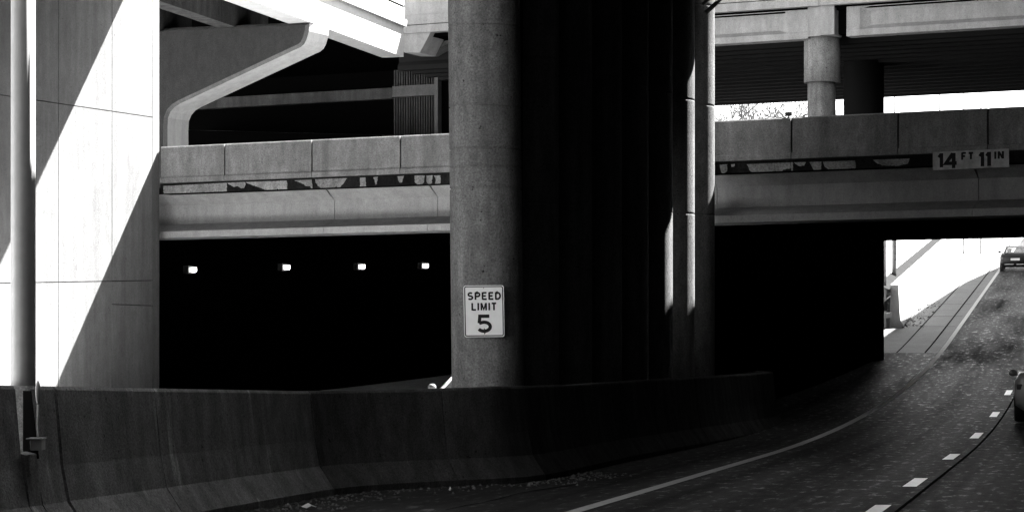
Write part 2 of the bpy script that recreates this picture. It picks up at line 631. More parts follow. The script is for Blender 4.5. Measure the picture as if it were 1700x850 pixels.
m = MB()
prof = [(.34, z388), (.34, z377), (.86, z363), (.86, z330), (.44, z312 + .04), (.44, z312 - .002), (1.3, z312 - .002), (1.3, z388)]
gj = [-.9, UV(on_v(536, 350, .3))[0], UV(on_v(708, 350, .3))[0], 14.5, 20.5, 26.5, U1]
for a, b in zip(gj[:-1], gj[1:]):
    m.prism([W(a + .006, v, z) for v, z in prof], UB * (b - a - .012))
m.build('girder', MAT['girder'], over)
zf = on_v(1580, 397, 30).z
SL = (zf - z388) / 30
m = MB()
m.prism([W(-.9, .33, z312 + .02), W(-.9, 29.9, z312 + .02 + SL * 29.6), W(-.9, 29.9, z295 - .06 + SL * 29.6), W(-.9, .5, z295 - .06), W(-.9, .33, z295 - .06)], UB * (U1 + .9))
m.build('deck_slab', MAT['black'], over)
m = MB()
m.prism([W(.02, .4, z285 - .06), W(.02, 29.8, z285 - .06 + SL * 29.4), W(.02, 29.8, z285 + SL * 29.4), W(.02, .4, z285)], UB * (U1 - .04))
m.build('deck_top', MAT['apron'], over)
m = MB()
for k in range(1, 13):
    v = .2 + k * 2.45
    zb = z388 + SL * v
    m.ubox(-.9, U1, v - .3, v + .3, zb, zb + z312 - z388 + .1)
m.build('inner_girder', MAT['black'], over)

# side walls of the two underpasses
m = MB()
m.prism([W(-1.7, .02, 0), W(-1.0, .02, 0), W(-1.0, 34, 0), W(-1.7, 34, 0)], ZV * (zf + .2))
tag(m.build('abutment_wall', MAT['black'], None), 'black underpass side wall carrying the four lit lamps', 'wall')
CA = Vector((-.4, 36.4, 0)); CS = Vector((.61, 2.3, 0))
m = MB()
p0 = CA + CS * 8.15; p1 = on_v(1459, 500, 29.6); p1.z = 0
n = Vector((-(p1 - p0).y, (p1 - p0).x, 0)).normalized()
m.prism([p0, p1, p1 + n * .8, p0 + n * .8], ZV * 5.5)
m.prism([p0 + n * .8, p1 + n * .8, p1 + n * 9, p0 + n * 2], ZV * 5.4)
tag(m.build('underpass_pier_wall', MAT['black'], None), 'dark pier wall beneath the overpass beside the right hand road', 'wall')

# ------------------------------------------------------------------ column row
SH = -.0098


def column_prof(H, marks, H0=True):
    pr = []
    zs = sorted([(0, 0), (.05, 0), (H - .05, 0)] + [q for mk in marks for q in ((mk - .04, 0), (mk - .016, 0), (mk - .007, -.02 if H0 else -.008), (mk + .007, -.02 if H0 else -.008), (mk + .016, 0), (mk + .04, 0))] + [(H, 0)])
    return zs


labels = ['thick round concrete column carrying the speed limit sign',
          'dim round column just behind the one with the speed limit sign, its near neighbour',
          'dark round column third along the row from the speed limit sign',
          'dark round column fourth along the row from the speed limit sign',
          'dark round column fifth along the row, left of the sunlit edges',
          'dark round column with the shortest sunlit strip down its right edge',
          'dark round column with the middle of the three sunlit strips down its right edge',
          'dark round column whose bright strip reaches the top of the picture, next to the low overpass']
for k in range(8):
    c = CA + CS * k
    zy = lambda y: 1.5 + (HY - y) / F * (c.y - .55)
    marks = [zy(y) for y in (38, 245, 275, 310, 173)] if k == 0 else [3.9 + .11 * k, 6.2 + .12 * k, 8.5 + .1 * k]
    H = 10.85
    pr = [(.545 + d, z) for z, d in column_prof(H, marks, k == 0)]
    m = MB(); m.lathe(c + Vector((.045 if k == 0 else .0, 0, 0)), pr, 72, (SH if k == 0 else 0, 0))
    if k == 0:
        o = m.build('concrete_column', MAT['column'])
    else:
        o = m.build('concrete_column', MAT['sootcolumn'])  # remaining columns get the darker tone that paints their shade
    tag(o, labels[k], 'column', 'row of round concrete columns beside the road')

m = MB()
a_, b_ = CA + CS * .1, CA + CS * 7.42
n_ = Vector((-CS.y, CS.x, 0))  .normalized() * .1
m.prism([a_ - n_, b_ - n_, b_ + n_, a_ + n_], ZV * 10.8)
tag(m.build('pier_web_wall', MAT['black']), 'dark web wall filling the gaps between the round columns', 'wall')  # light blocker added to keep the road side of the columns dark

# ------------------------------------------------------------------ decks overhead (above the frame)
D2E = on_u(205, 0, 0)                # a point of the upper shadow edge on the wall
ve = UV(D2E)[1] + (10.95 - D2E.z) / SLOPE
m = MB()
u_right = UV(CA + CS * 6 + Vector((9, 0, 0)))[0]
m.prism([W(-12, ve, 10.95), W(u_right, ve, 10.95), W(u_right, -26, 10.95), W(22.3, -26, 10.95), W(22.3, -29.5, 10.95), W(10, -29.5, 10.95), W(10, -20, 10.95), W(-12, -20, 10.95)], ZV * 1.0)  # tongue toward the viewer added to cut sky light on the barrier
cv = thing('cross_viaduct', 'broad viaduct deck overhead carried by the row of round columns', 'bridge', W(0, -10, 10.95))
m.build('soffit_slab', MAT['black'], cv)
m = MB(); m.prism([W(-12, ve, 11.96), W(u_right, ve, 11.96), W(u_right, -20, 11.96), W(-12, -20, 11.96)], ZV * .2)
m.build('deck_top', MAT['far'], cv)

P6 = CA + CS * 6 + Vector((.5, 0, 0))
zlo = 1.5 + (600 - 515) / F * P6.y
m = MB()
rows_t = []
for Y in (-45, -20, 0, 9, 9.2, 20, 36, 44, 50, 54, 60, 68, 76, 90, 110, 130, 150):
    if Y < 52: z_t = 12.0
    elif Y < 76: z_t = 12 + (Y - 52) * .25
    else: z_t = 18 + (Y - 76) * .075
    zg = zlo if Y < 57 else (zlo + (zr(Y) - zlo) * min(1, (Y - 57) / 30))
    base = CA + CS * ((Y - CA.y) / CS.y) + Vector((.5 if Y < 60 else -.25 if Y < 100 else -.25 if Y < 120 else 0 if Y < 140 else .9, 0, 0))
    e = Vector((base.x, base.y, 0)) + Vector((SUNV.x, SUNV.y, 0)) * ((z_t - zg) / SUNV.z)
    if Y < 9.1: e = e - Vector((5.5, 0, 0))  # near end pushed left to shut out overhead sky light
    rows_t.append((e, z_t))
vs = []
for e, z_t in rows_t:
    r = Vector((RD.y, -RD.x, 0))
    q = e + r * 26
    vs.append([e + ZV * z_t, q + ZV * z_t, q + ZV * (z_t - 1.2), e + ZV * (z_t - 1.2)])
mm = 4
vv = [p for r_ in vs for p in r_]
ff = [(k * mm + i, k * mm + (i + 1) % mm, (k + 1) * mm + (i + 1) % mm, (k + 1) * mm + i) for k in range(len(vs) - 1) for i in range(mm)]
ff += [(0, 1, 2, 3), tuple((len(vs) - 1) * mm + i for i in range(4))]
m.add(vv, ff)
rv = thing('road_viaduct', 'elevated viaduct running lengthwise over the right hand road', 'bridge', (8, 30, 10.8))
m.build('soffit_slab', MAT['black'], rv)
m = MB()
m.sheet([[r_[0] + ZV * .01, r_[1] + ZV * .01] for r_ in vs]); m.build('deck_top', MAT['far'], rv)
m = MB()
def sw(y0, y1, z0, z1):
    m.prism([(9 + .238 * y0, y0, z0), (9 + .238 * y1, y1, z0), (10 + .238 * y1, y1, z0), (10 + .238 * y0, y0, z0)], ZV * (z1 - z0))
sw(-45, 120, 0, 16)
tag(m.build('side_wall', MAT['dark'], None), 'dark wall closing the far right side of the road under the viaduct', 'wall')  # unseen light blocker added to darken the road and underpass

m = MB()
ln = [Vector(p) for p in ((9, -12, 0), (-7, -12, 0), (-5.5, 4, 0), (-6.5, 15, 0), (-8, 19.0, 0))]
m.sweep(ln, lambda k: [(0, 0), (0, 12.3), (.8, 12.3), (.8, 0)])
tag(m.build('rear_wall', MAT['dark'], None), 'dark wall under the viaduct behind the viewer', 'wall')  # unseen light blocker added to cut sky fill from behind

# ------------------------------------------------------------------ pier with the curved arm, lit ramp
V1 = 12.0
out = [(225, 49.5), (500, 38), (514, 39), (513, 52), (509, 66), (505, 74), (499, 79), (488, 84), (300, 172), (290, 178), (283, 186), (279, 196), (278, 212), (278, 244)]
outp = [on_v(x, y, V1) for x, y in out]
low = outp[-1].copy(); low.z = 0
low2 = outp[0].copy(); low2.z = 0
poly = outp + [low, low2]
pier = thing('cantilever_pier', 'grey concrete pier with a long arm curving up beneath the white ramp', 'bridge pier', W(UV(low)[0] - 1, V1, 0))
# chamfered front edge: the front face polygon is inset, the body begins 0.16 m behind it


def inset(pts, d):
    res = []; n = len(pts)
    q = [(UV(p)[0], p.z) for p in pts]
    area = sum(q[i][0] * q[(i + 1) % n][1] - q[(i + 1) % n][0] * q[i][1] for i in range(n))
    s = 1 if area > 0 else -1
    for i in range(n):
        a, b, c = q[i - 1], q[i], q[(i + 1) % n]
        e1 = Vector((b[0] - a[0], b[1] - a[1])).normalized(); e2 = Vector((c[0] - b[0], c[1] - b[1])).normalized()
        n1 = Vector((-e1.y, e1.x)) * s; n2 = Vector((-e2.y, e2.x)) * s
        k = (n1 + n2); k = k / max(.35, k.length_squared) * 2
        res.append((b[0] + k.x * d * .5 * 1.0, b[1] + k.y * d * .5 * 1.0))
    return res


ins = inset(poly, .17)
m = MB()
n = len(poly)
fr = [W(u, V1 - .10, max(z, 0)) for u, z in ins]
bk = [p.copy() for p in poly]
bk2 = [p + VB * 1.15 for p in poly]
m.add(fr + bk + bk2, [tuple(range(n))] + [(i, (i + 1) % n, (i + 1) % n + n, i + n) for i in range(n)] +
      [(i + n, (i + 1) % n + n, (i + 1) % n + 2 * n, i + 2 * n) for i in range(n)] + [tuple(range(3 * n - 1, 2 * n - 1, -1))])
n_side = len(m.f) - 2


def piece(fs, name, mat):
    q = MB(); q.v = m.v; q.f = fs; q.smooth = [False] * len(fs)
    return q.build(name, mat, pier)


piece([m.f[0], m.f[-1]], 'face', MAT['pier'])  # face, bevel and soffit tones carry painted shading
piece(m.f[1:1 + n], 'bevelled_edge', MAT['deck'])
piece(m.f[1 + n:-1], 'arm_soffit', MAT['far'])  # pale tone paints the bounce light on the underside


zb = outp[2].z + .02
Ye = (zb - 1.5) * F / (600 - 95)
e1 = Vector((on_Y(670, 95, Ye).x, Ye, 0))
e0 = Vector((outp[2].x, outp[2].y, 0)) + VB * .3
rd = (e1 - e0).normalized()
rl = Vector((-rd.y, rd.x, 0))
ramp = thing('ramp_bridge', 'sunlit white elevated ramp with railing lines, sloping away at the top left', 'bridge', (e1 + e0) / 2 + ZV * zb)


def rbox(mb, d0, d1, z0, z1, s0=-13, s1=None):
    s1 = (e1 - e0).length if s1 is None else s1
    a = e0 + rd * s0; b = e0 + rd * s1
    mb.prism([a + rl * d0 + ZV * z0, b + rl * d0 + ZV * z0, b + rl * d1 + ZV * z0, a + rl * d1 + ZV * z0], ZV * (z1 - z0))


L = (e1 - e0).length
m = MB(); rbox(m, 0, .75, zb, zb + 1.0)
m.build('fascia_girder', MAT['ramp'], ramp)
m = MB()
for d in (2.6, 5.2, 7.8): rbox(m, d, d + .6, zb + .02, zb + .9, -13, L - 5.5)
m.build('girder', MAT['dark'], ramp)
m = MB(); rbox(m, .05, 8.9, zb + .95, zb + .995); m.build('soffit', MAT['black'], ramp)  # black sheet paints the shade under the ramp deck
m = MB(); rbox(m, -.12, 9, zb + 1.0, zb + 1.22)
m.build('deck_slab', MAT['ramp'], ramp)
m = MB(); rbox(m, -.04, .25, zb + 1.30, zb + 1.62)
m.build('curb', MAT['ramp'], ramp)
m = MB(); rbox(m, -.02, .22, zb + 1.71, zb + 2.6)
m.build('parapet', MAT['ramp'], ramp)
m = MB(); rbox(m, .02, .2, zb + 1.2, zb + 1.7)
m.build('joint_core', MAT['black'], ramp)

# ------------------------------------------------------------------ upper overpass
V2 = 21.5
UL = UV(on_v(664, 20, V2))[0]
UR = 46.0


def z1254(y, v=V2): return on_v(1254, y, v).z


upper = thing('upper_overpass', 'high concrete overpass with pale girders crossing behind the low one', 'bridge', W(15, V2, 0))
c0 = UV(on_v(1341, 40, V2))[0]; c1 = UV(on_v(1363, 40, V2))[0]; c2 = UV(on_v(1386, 40, V2))[0]
zb2 = z1254(70, V2 + .1)
zs0, zs1 = z1254(18.5), z1254(5)
ZTOP = 14.0
m = MB()
lv = [UL, UL + 5, UL + 10.2, UL + 15.4, c1, c1 + 5.2, c1 + 10.4, c1 + 15, UR]
for a, b in zip(lv[:-1], lv[1:]):
    m.ubox(a + .012, b - .012, V2 - .22, V2 + .1, zs1 + .025, zs1 + .33)
    m.ubox(a + .012, b - .012, V2 - .17, V2 + .1, zs1 + .335, ZTOP)
m.build('parapet', MAT['upper'], upper)
m = MB(); m.ubox(UL, c1 - .008, V2 - .2, V2 + 1, zs0, zs1); m.ubox(c1 + .008, UR, V2 - .2, V2 + 1, zs0, zs1)
m.build('slab_edge', MAT['upper'], upper)
m = MB(); m.ubox(UL + .1, UR, V2 - .12, V2 + .9, zs1 - .02, zs1 + .5)
m.build('joint_core', MAT['black'], upper)


def ug(mb, u0, u1, blk0, blk1):
    zt_ = zs0 - .005; h = zt_ - zb2
    sec = lambda dv: [(V2 + .1, zb2), (V2 + .1, zb2 + .2 * h), (V2 + .1 + dv, zb2 + .34 * h), (V2 + .1 + dv, zb2 + .78 * h), (V2 + .12, zb2 + .97 * h), (V2 + .12, zt_), (V2 + .6, zt_), (V2 + .6, zb2)]
    st = []
    if blk0: st += [(u0, .015), (u0 + .42, .015), (u0 + .75, .16)]
    else: st += [(u0, .16)]
    if blk1: st += [(u1 - 1.0, .16), (u1 - .7, .015), (u1, .015)]
    else: st += [(u1, .16)]
    vs = []
    for u, dv in st:
        s = sec(dv)
        if dv < .1:
            s[2] = (s[2][0], zb2 + .23 * h); s[3] = (s[3][0], zb2 + .9 * h)
        vs += [W(u, v, z) for v, z in s]
    k = len(st)
    fs = [(i * 8 + j, i * 8 + (j + 1) % 8, (i + 1) * 8 + (j + 1) % 8, (i + 1) * 8 + j) for i in range(k - 1) for j in range(8)]
    fs += [tuple(range(8)), tuple((k - 1) * 8 + j for j in range(8))]
    mb.add(vs, fs)


m = MB(); ug(m, UV(on_v(775, 50, V2))[0], c0 - .02, False, True); m.build('girder', MAT['upper'], upper)
m = MB(); ug(m, c2 + .34, UR, True, False); m.build('girder', MAT['upper'], upper)
m = MB()
m.ubox(c0, c1 - .02, V2 + .0, V2 + .7, zb2 + .05, zs0 - .004)
m.build('diaphragm', MAT['upper'], upper)
m = MB()
m.ubox(c1, c2, V2 - .06, V2 + .7, zb2 + .06, zs1 + .02)
m.build('diaphragm', MAT['upper'], upper)
m = MB()
for k in range(1, 17):
    v = V2 + .9 + k * 1.02
    zz = zb2 + .0 * k
    m.prism([W(-6, v - .14, zz), W(-6, v + .14, zz), W(-6, v + .14, zz + .16), W(-6, v + .05, zz + .3), W(-6, v + .05, zs0 - .1), W(-6, v - .05, zs0 - .1), W(-6, v - .05, zz + .3), W(-6, v - .14, zz + .16)], UB * 52)
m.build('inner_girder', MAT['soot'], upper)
m = MB(); m.ubox(UL + .2, UR, V2 + .15, V2 + 17.6, zs0 - .12, zs0 + .1)
m.ubox(UL - 34, UL + .2, V2 + .6, V2 + 17.6, zs0 + .9, zs0 + 1.2)
m.build('deck_slab', MAT['black'], upper)

m = MB(); m.ubox(c2 + .02, c2 + .34, V2 + .3, V2 + .6, zb2 + .1, zs0 - .003); m.ubox(c0 - 8, UR, V2 + .02, V2 + .3, zs0 - .05, zs0 - .003)
m.build('shadow_gap', MAT['black'], upper)  # black filler paints shade below the slab and beside the diaphragm

# bridge columns below it
pc = on_v(1365, 100, V2 + .75)
bc = thing('bridge_column', 'stout round bridge column with a wider collar under the high overpass', 'column', (pc.x, pc.y, 5.2))
k_ = F / pc.y
ztc = 1.5 + (600 - 63) / k_; zbc = 1.5 + (600 - 138) / k_
m = MB(); m.lathe((pc.x, pc.y, 0), [(.57, zbc), (.57, ztc - .03), (.54, ztc)], 40)
m.build('collar', MAT['column'], bc)
m = MB(); m.lathe((pc.x - .02, pc.y, 0), [(.44, .5), (.44, zbc + .02)], 32)
m.build('shaft', MAT['column'], bc)
for x in (1353, 1372):
    q = on_v(x, 60, V2 + .35)
    m = MB(); m.lathe((q.x, q.y, ztc - .02), [(.09, 0), (.09, .12)], 14)
    m.build('bearing', MAT['darkmetal'], bc)
p2 = on_v(1434, 100, V2 + 7.2)
m = MB(); m.lathe((p2.x, p2.y, 0), [(.68, .5), (.68, zs0)], 36)
tag(m.build('bridge_column', MAT['soot']), 'plain dark column behind the collared one, left of the bright sky gap', 'column')

# corbelled pier cap at the left end of the high overpass
cap = thing('pier_cap', 'faceted concrete pier cap holding the left end of the high overpass', 'bridge pier', W(UL + 1, V2, 0))
m = MB(); pts = [on_v(x, y, V2 - .15) for x, y in ((661, 47), (713, 42.5), (715.5, 53), (697, 88), (672, 88), (661, 80))]
m.prism(pts, VB * 1.1); m.build('bearing_block', MAT['upper'], cap)
m = MB(); pts = [on_v(x, y, V2 + 1.2) for x, y in ((680, 44), (860, 50), (860, 75), (745, 72), (712, 91), (684, 91))]
m.prism(pts, VB * 4); m.build('cap_beam', MAT['deck'], cap)
q = on_v(806, 60, V2 + 2.5)
m = MB(); m.lathe((q.x, q.y, 0), [(.6, 0), (.6, q.z - .1)], 30); m.build('shaft', MAT['column'], cap)

# ribbed wall in the shade behind
VR = 36.5
rib = thing('ribbed_wall', 'dim ribbed concrete wall with a stained beam in the shade behind the low overpass', 'wall', W(-12, VR, 0))
m = MB(); m.ubox(-46, -1.5, VR + .25, VR + .9, 0, 16.5); m.build('wall_core', MAT['black'], rib)
ua = UV(on_v(652, 150, VR))[0]; ub_ = UV(on_v(727, 150, VR))[0]
zt_ = on_v(690, 108, VR).z; zm0 = on_v(690, 160, VR).z; zm1 = on_v(690, 142, VR).z
m = MB()
k = int((ub_ - ua) / .115)
for i in range(k):
    u = ua + i * .115
    m.ubox(u, u + .06, VR + .1, VR + .26, 6, zt_)
m.build('rib', MAT['dark'], rib)['kind'] = 'stuff'
m = MB(); m.ubox(UV(on_v(330, 150, VR))[0], ua, VR - .05, VR + .27, zm0 - .05, zm1 - .05)
m.build('beam', MAT['dark'], rib)
m = MB(); m.ubox(ua + .01, ub_, VR - .06, VR + .27, zm0, zm1); m.build('beam', MAT['deck'], rib)
m = MB(); m.ubox(ub_ - .12, ub_ + .04, VR - .08, VR + .27, 6, zt_ + .02); m.ubox(ua - 1, ub_ - .12, VR - .08, VR + .27, zt_ + .02, zt_ + .12)
m.build('wall_frame', MAT['deck'], rib)

# ------------------------------------------------------------------ concrete barrier in front
def foot_path():
    pts = []
    a = Vector((-2.63, 24.5, 0)); t = Vector((.225, .974, 0))
    for s in (-24, -14, -8, -6, -5, -4, -3, -2, -1, 0, .9, 1.8): pts.append(a + t * s)
    for x, y in ((-1.98, 27.25), (-1.6, 28.0), (-1.0, 28.75), (-.3, 29.4), (.15, 29.9), (.55, 30.9), (.95, 32.6), (1.5, 35.2), (2.1, 37.6), (3.3, 42.1), (4.5, 46.6), (5.8, 51.6), (6.2, 54.2), (6.3, 56.4), (6.0, 58.2), (5.4, 59.6)):
        pts.append(Vector((x, y, 0)))
    out = []
    for i in range(len(pts) - 1):
        for k in range(6):
            p = pts[i].lerp(pts[i + 1], k / 6); out.append(p)
    out.append(pts[-1])
    # smooth
    for _ in range(6):
        out = [out[0]] + [(out[i - 1] + out[i] * 2 + out[i + 1]) / 4 for i in range(1, len(out) - 1)] + [out[-1]]
    return out


FP = foot_path()
acc = [0]
for i in range(1, len(FP)): acc.append(acc[-1] + (FP[i] - FP[i - 1]).length)


def at_s(s):
    for i in range(1, len(FP)):
        if acc[i] >= s:
            t = (s - acc[i - 1]) / (acc[i] - acc[i - 1])
            return FP[i - 1].lerp(FP[i], t)
    return FP[-1]


def s_px(x):
    best = min(range(len(FP)), key=lambda i: abs(CX + FP[i].x / FP[i].y * F - x) if 15 < FP[i].y < 33 else 1e9)
    lo, hi = acc[max(best - 2, 0)], acc[min(best + 2, len(FP) - 1)]
    return min((lo + (hi - lo) * k / 60 for k in range(61)), key=lambda s: abs(CX + at_s(s).x / at_s(s).y * F - x))


def height(p):
    # top of the barrier, a little uneven
    Y = p.y
    pts = ((0, 1.36), (19, 1.315), (22.5, 1.25), (27.2, 1.165), (28.5, 1.16), (30, 1.19), (34, 1.17), (60, 1.3), (90, 1.3))
    for (a, za), (b, zb_) in zip(pts[:-1], pts[1:]):
        if a <= Y <= b: return za + (zb_ - za) * (Y - a) / (b - a)
    return 1.2


def bprof(p, shift=0.0, lift=0.0):
    h = height(p) + lift
    s = shift
    return [(s, -.05), (s, .07), (s + .17, .32), (s + .23, .62), (s + .29, h - .03), (s + .31, h), (s + .53, h), (s + .55, h - .03), (s + .62, .34), (s + .75, .07), (s + .75, -.05)]


def bseg(mb, s0, s1, prof):
    n = max(2, int((s1 - s0) / .25))
    path = [at_s(s0 + (s1 - s0) * i / n) for i in range(n + 1)]
    mb.sweep(path, lambda k: prof(path[k]))


barrier = thing('concrete_barrier', 'weathered concrete road barrier curving across the foreground with drip stains', 'barrier', (at_s(s_px(300)).x - .4, at_s(s_px(300)).y, 0))


def off_s(s_, d):
    t = (at_s(s_ + .05) - at_s(s_ - .05)).normalized()
    return at_s(s_) + Vector((-t.y, t.x, 0)) * d


SP = min((s_px(60) - 3 + k * .02 for k in range(300)), key=lambda q: abs(CX + off_s(q, .42).x / off_s(q, .42).y * F - 39))
SF = min((s_px(60) - 3 + k * .02 for k in range(300)), key=lambda q: abs(CX + off_s(q, .22).x / off_s(q, .22).y * F - 51))
S60a, S60b = SF - .13, SF + .13
cuts = [0, S60a - 2.4, S60a, None, S60b, s_px(145), s_px(305), s_px(555), s_px(760), s_px(905), acc[-1] * .62, acc[-1] * .72, acc[-1] * .83, acc[-1] * .92, acc[-1]]
segs = []
prev = cuts[0]
i = 1
while i < len(cuts):
    if cuts[i] is None:
        prev = cuts[i + 1]; i += 2; continue
    segs.append((prev, cuts[i])); prev = cuts[i]; i += 1
wid = {s_px(145): .035}
for a, b in segs:
    m = MB()
    bseg(m, a + (.03 if abs(a - s_px(145)) < .01 else .01), b - (.03 if abs(b - s_px(145)) < .01 else .01), lambda p: bprof(p))
    bm_ = 'barrier' if a < s_px(555) - .1 else 'oldbarrier' if a < s_px(905) - .1 else 'dark'  # panels step darker toward the underpass, painting its shade
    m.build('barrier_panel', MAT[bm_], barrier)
m = MB()
core = lambda p: [(.34, 0), (.34, height(p) - .05), (.5, height(p) - .05), (.5, 0)]
bseg(m, 0, S60a - .05, core); bseg(m, max(S60b, SP + .13) + .03, acc[-1], core)
m.build('barrier_core', MAT['dark'], barrier)
m = MB()
bseg(m, S60b - .01, S60b + .002, lambda p: [(.2, .7), (.27, height(p) - .04), (.34, height(p) - .04), (.34, .7)])
m.build('slot_liner', MAT['tar'], barrier)  # black sheet paints the shade inside the pole slot
# low stub below the slot of the lamp post
m = MB()
bseg(m, S60a + .01, S60b - .01, lambda p: [(.0, -.05), (.0, .07), (.17, .32), (.22, .74), (.31, .76), (.31, -.05)])
m.build('barrier_panel', MAT['barrier'], barrier)

# ------------------------------------------------------------------ lamp post at the left
pm = off_s(SP, .42)
px_, Yp = pm.x, pm.y
post = thing('light_pole', 'tall grey metal light pole standing in a slot of the barrier', 'lamp post', (px_, Yp, 0))
m = MB(); m.lathe((px_, Yp, 0), [(.103, .02), (.103, 1.5), (.097, 11.0)], 40)
m.build('shaft', MAT['steel'], post)
bx = off_s(SF, .10)
q0 = on_Y(52, 729, bx.y - .08); q1 = on_Y(71, 747, bx.y - .08)
m = MB(); m.box((q0.x, q0.y - .05, q1.z), (q1.x, q0.y + .12, q0.z))
m.build('base_box', MAT['boxmetal'], post, bevel=.006)
m = MB(); m.box((q0.x - .03, q0.y - .07, q0.z + .002), (q1.x + .005, q0.y + .13, q0.z + .012))
m.build('box_lid', MAT['boxmetal'], post)
q = on_Y(63, 652, bx.y - .02)
m = MB()
m.lathe((q.x, q.y, q.z), [(.008, -.10), (.016, -.06), (.022, 0), (.021, .05), (.012, .085), (.004, .1)], 16)
m.build('conduit_cover', MAT['boxmetal'], post)
m = MB(); m.tube([(q.x, q.y, q.z - .08), (q.x, q.y, q0.z)], [.009, .009], 10)
m.build('conduit', MAT['steel'], post)

# ------------------------------------------------------------------ lettering by strokes
def arc(cx, cy, rx, ry, a0, a1, n=14):
    return [(cx + rx * math.cos(R(a0 + (a1 - a0) * i / n)), cy + ry * math.sin(R(a0 + (a1 - a0) * i / n))) for i in range(n + 1)]


GL = {  # unit height 1, strokes as centre lines, given width
    'S': (.62, [arc(.34, .71, .23, .215, 40, 250, 14) + arc(.31, .29, .25, .215, 70, -140, 14)]),
    'P': (.60, [[(.08, 0), (.08, 1)], [(.08, .93), (.34, .93)] + arc(.34, .69, .2, .24, 90, -90, 12) + [(.08, .45)]]),
    'E': (.54, [[(.08, 0), (.08, 1)], [(.08, .93), (.52, .93)], [(.08, .5), (.45, .5)], [(.08, .07), (.54, .07)]]),
    'D': (.62, [[(.08, 0), (.08, 1)], [(.08, .93), (.28, .93)] + arc(.28, .5, .28, .43, 90, -90, 18) + [(.08, .07)]]),
    'L': (.52, [[(.08, 1), (.08, 0)], [(.08, .07), (.54, .07)]]),
    'I': (.16, [[(.08, 0), (.08, 1)]]),
    'M': (.74, [[(.08, 0), (.08, 1)], [(.10, .93), (.37, .15), (.64, .93)], [(.66, 0), (.66, 1)]]),
    'T': (.56, [[(.28, 0), (.28, 1)], [(0, .93), (.56, .93)]]),
    'F': (.52, [[(.08, 0), (.08, 1)], [(.08, .92), (.52, .92)], [(.08, .5), (.42, .5)]]),
    'N': (.62, [[(.08, 0), (.08, 1)], [(.1, .95), (.52, .05)], [(.54, 0), (.54, 1)]]),
    '1': (.34, [[(.24, 0), (.24, 1)], [(.0, .70), (.22, .93)]]),
    '4': (.66, [[(.48, 0), (.48, 1)], [(.44, .95), (.06, .33), (.64, .33)]]),
    '5': (.62, [[(.52, .93), (.13, .93), (.10, .52)], [(.10, .52)] + arc(.30, .32, .25, .26, 118, -90, 18) + arc(.30, .32, .26, .26, -90, -148, 6)]),
}


def text(mb, s, org, right, up, nrm, h, th, gap=.17, rag=0.0, wide=1.0):
    """flat raised strokes, centred on org"""
    total = sum((GL[c][0] * wide if c != ' ' else .3) for c in s) + gap * (len(s) - 1)
    x = -total / 2
    up = Vector(up); right = Vector(right); nrm = Vector(nrm)
    lay = 0
    for c in s:
        if c == ' ': x += .3 + gap; continue
        w, strokes = GL[c]
        for st in strokes:
            t = th / h / 2
            P = [Vector((x + a * wide, b - .5)) for a, b in st]
            Lf, Rt = [], []
            for i, p in enumerate(P):
                d0 = (P[i] - P[i - 1]).normalized() if i else None
                d1 = (P[i + 1] - P[i]).normalized() if i < len(P) - 1 else None
                d = ((d0 or d1) + (d1 or d0)).normalized()
                nn = Vector((-d.y, d.x))
                k = t / max(.5, nn.dot(Vector((-(d1 or d0).y, (d1 or d0).x))))
                kk = k * (1 + random.uniform(-rag, rag))
                Lf.append(p + nn * kk); Rt.append(p - nn * kk)
            lay += 1
            z0 = .0008 + .00025 * (lay % 5)
            f = lambda q: org + right * (q.x * h) + up * (q.y * h) + nrm * z0
            a = [f(q) for q in Lf]; b = [f(q) for q in Rt]
            n = len(a)
            top = [q + nrm * .0022 for q in a] + [q + nrm * .0022 for q in b]
            vs = a + b + top
            fs = []
            for i in range(n - 1):
                fs.append((2 * n + i, 2 * n + i + 1, 3 * n + i + 1, 3 * n + i))
                fs.append((i, i + 1, 2 * n + i + 1, 2 * n + i))
                fs.append((n + i, 3 * n + i, 3 * n + i + 1, n + i + 1))
            fs.append((0, 2 * n, 3 * n, n)); fs.append((n - 1, 2 * n - 1, 4 * n - 1, 3 * n - 1))
            mb.add(vs, fs)
        x += w * wide + gap


def rrect(w, h, r, n=5):
    pts = []
    for cx, cy, a in ((w / 2 - r, h / 2 - r, 0), (-w / 2 + r, h / 2 - r, 90), (-w / 2 + r, -h / 2 + r, 180), (w / 2 - r, -h / 2 + r, 270)):
        pts += [(cx + r * math.cos(R(a + 90 * i / n)), cy + r * math.sin(R(a + 90 * i / n))) for i in range(n + 1)]
    return pts


# speed limit sign on the first column
Ys = CA.y - .545 - .06
sc = on_Y(803.5, 516.5, Ys)
rt = Vector((math.cos(R(-.5)), 0, math.sin(R(.6)))).normalized(); upv = Vector((-.018, 0, 1)).normalized(); nr = Vector((0, -1, 0))
sg = thing('speed_limit_sign', 'white rectangular speed limit 5 sign bolted to the round column', 'sign', tuple(sc - upv * .38))
SW, SHH = 67 / F * Ys, 85.5 / F * Ys


def plate(mb, w, h, r, off, th, c=sc):
    mb.prism([c + rt * x + upv * y + nr * off for x, y in rrect(w, h, r)], nr * th)


m = MB(); plate(m, SW, SHH, .035, 0, .004); m.build('panel', MAT['white'], sg)


def ring(mb, w, h, r, t, off, th):
    o = rrect(w, h, r); i_ = rrect(w - 2 * t, h - 2 * t, r - t * .8)
    n = len(o)
    vs = [sc + rt * x + upv * y + nr * (off + th) for x, y in o + i_] + [sc + rt * x + upv * y + nr * off for x, y in o + i_]
    fs = []
    for k in range(n):
        j = (k + 1) % n
        fs += [(k, j, n + j, n + k), (2 * n + k, k, n + k, 3 * n + k) if False else (k, 2 * n + k, 2 * n + j, j), (n + k, n + j, 3 * n + j, 3 * n + k)]
    mb.add(vs, fs)


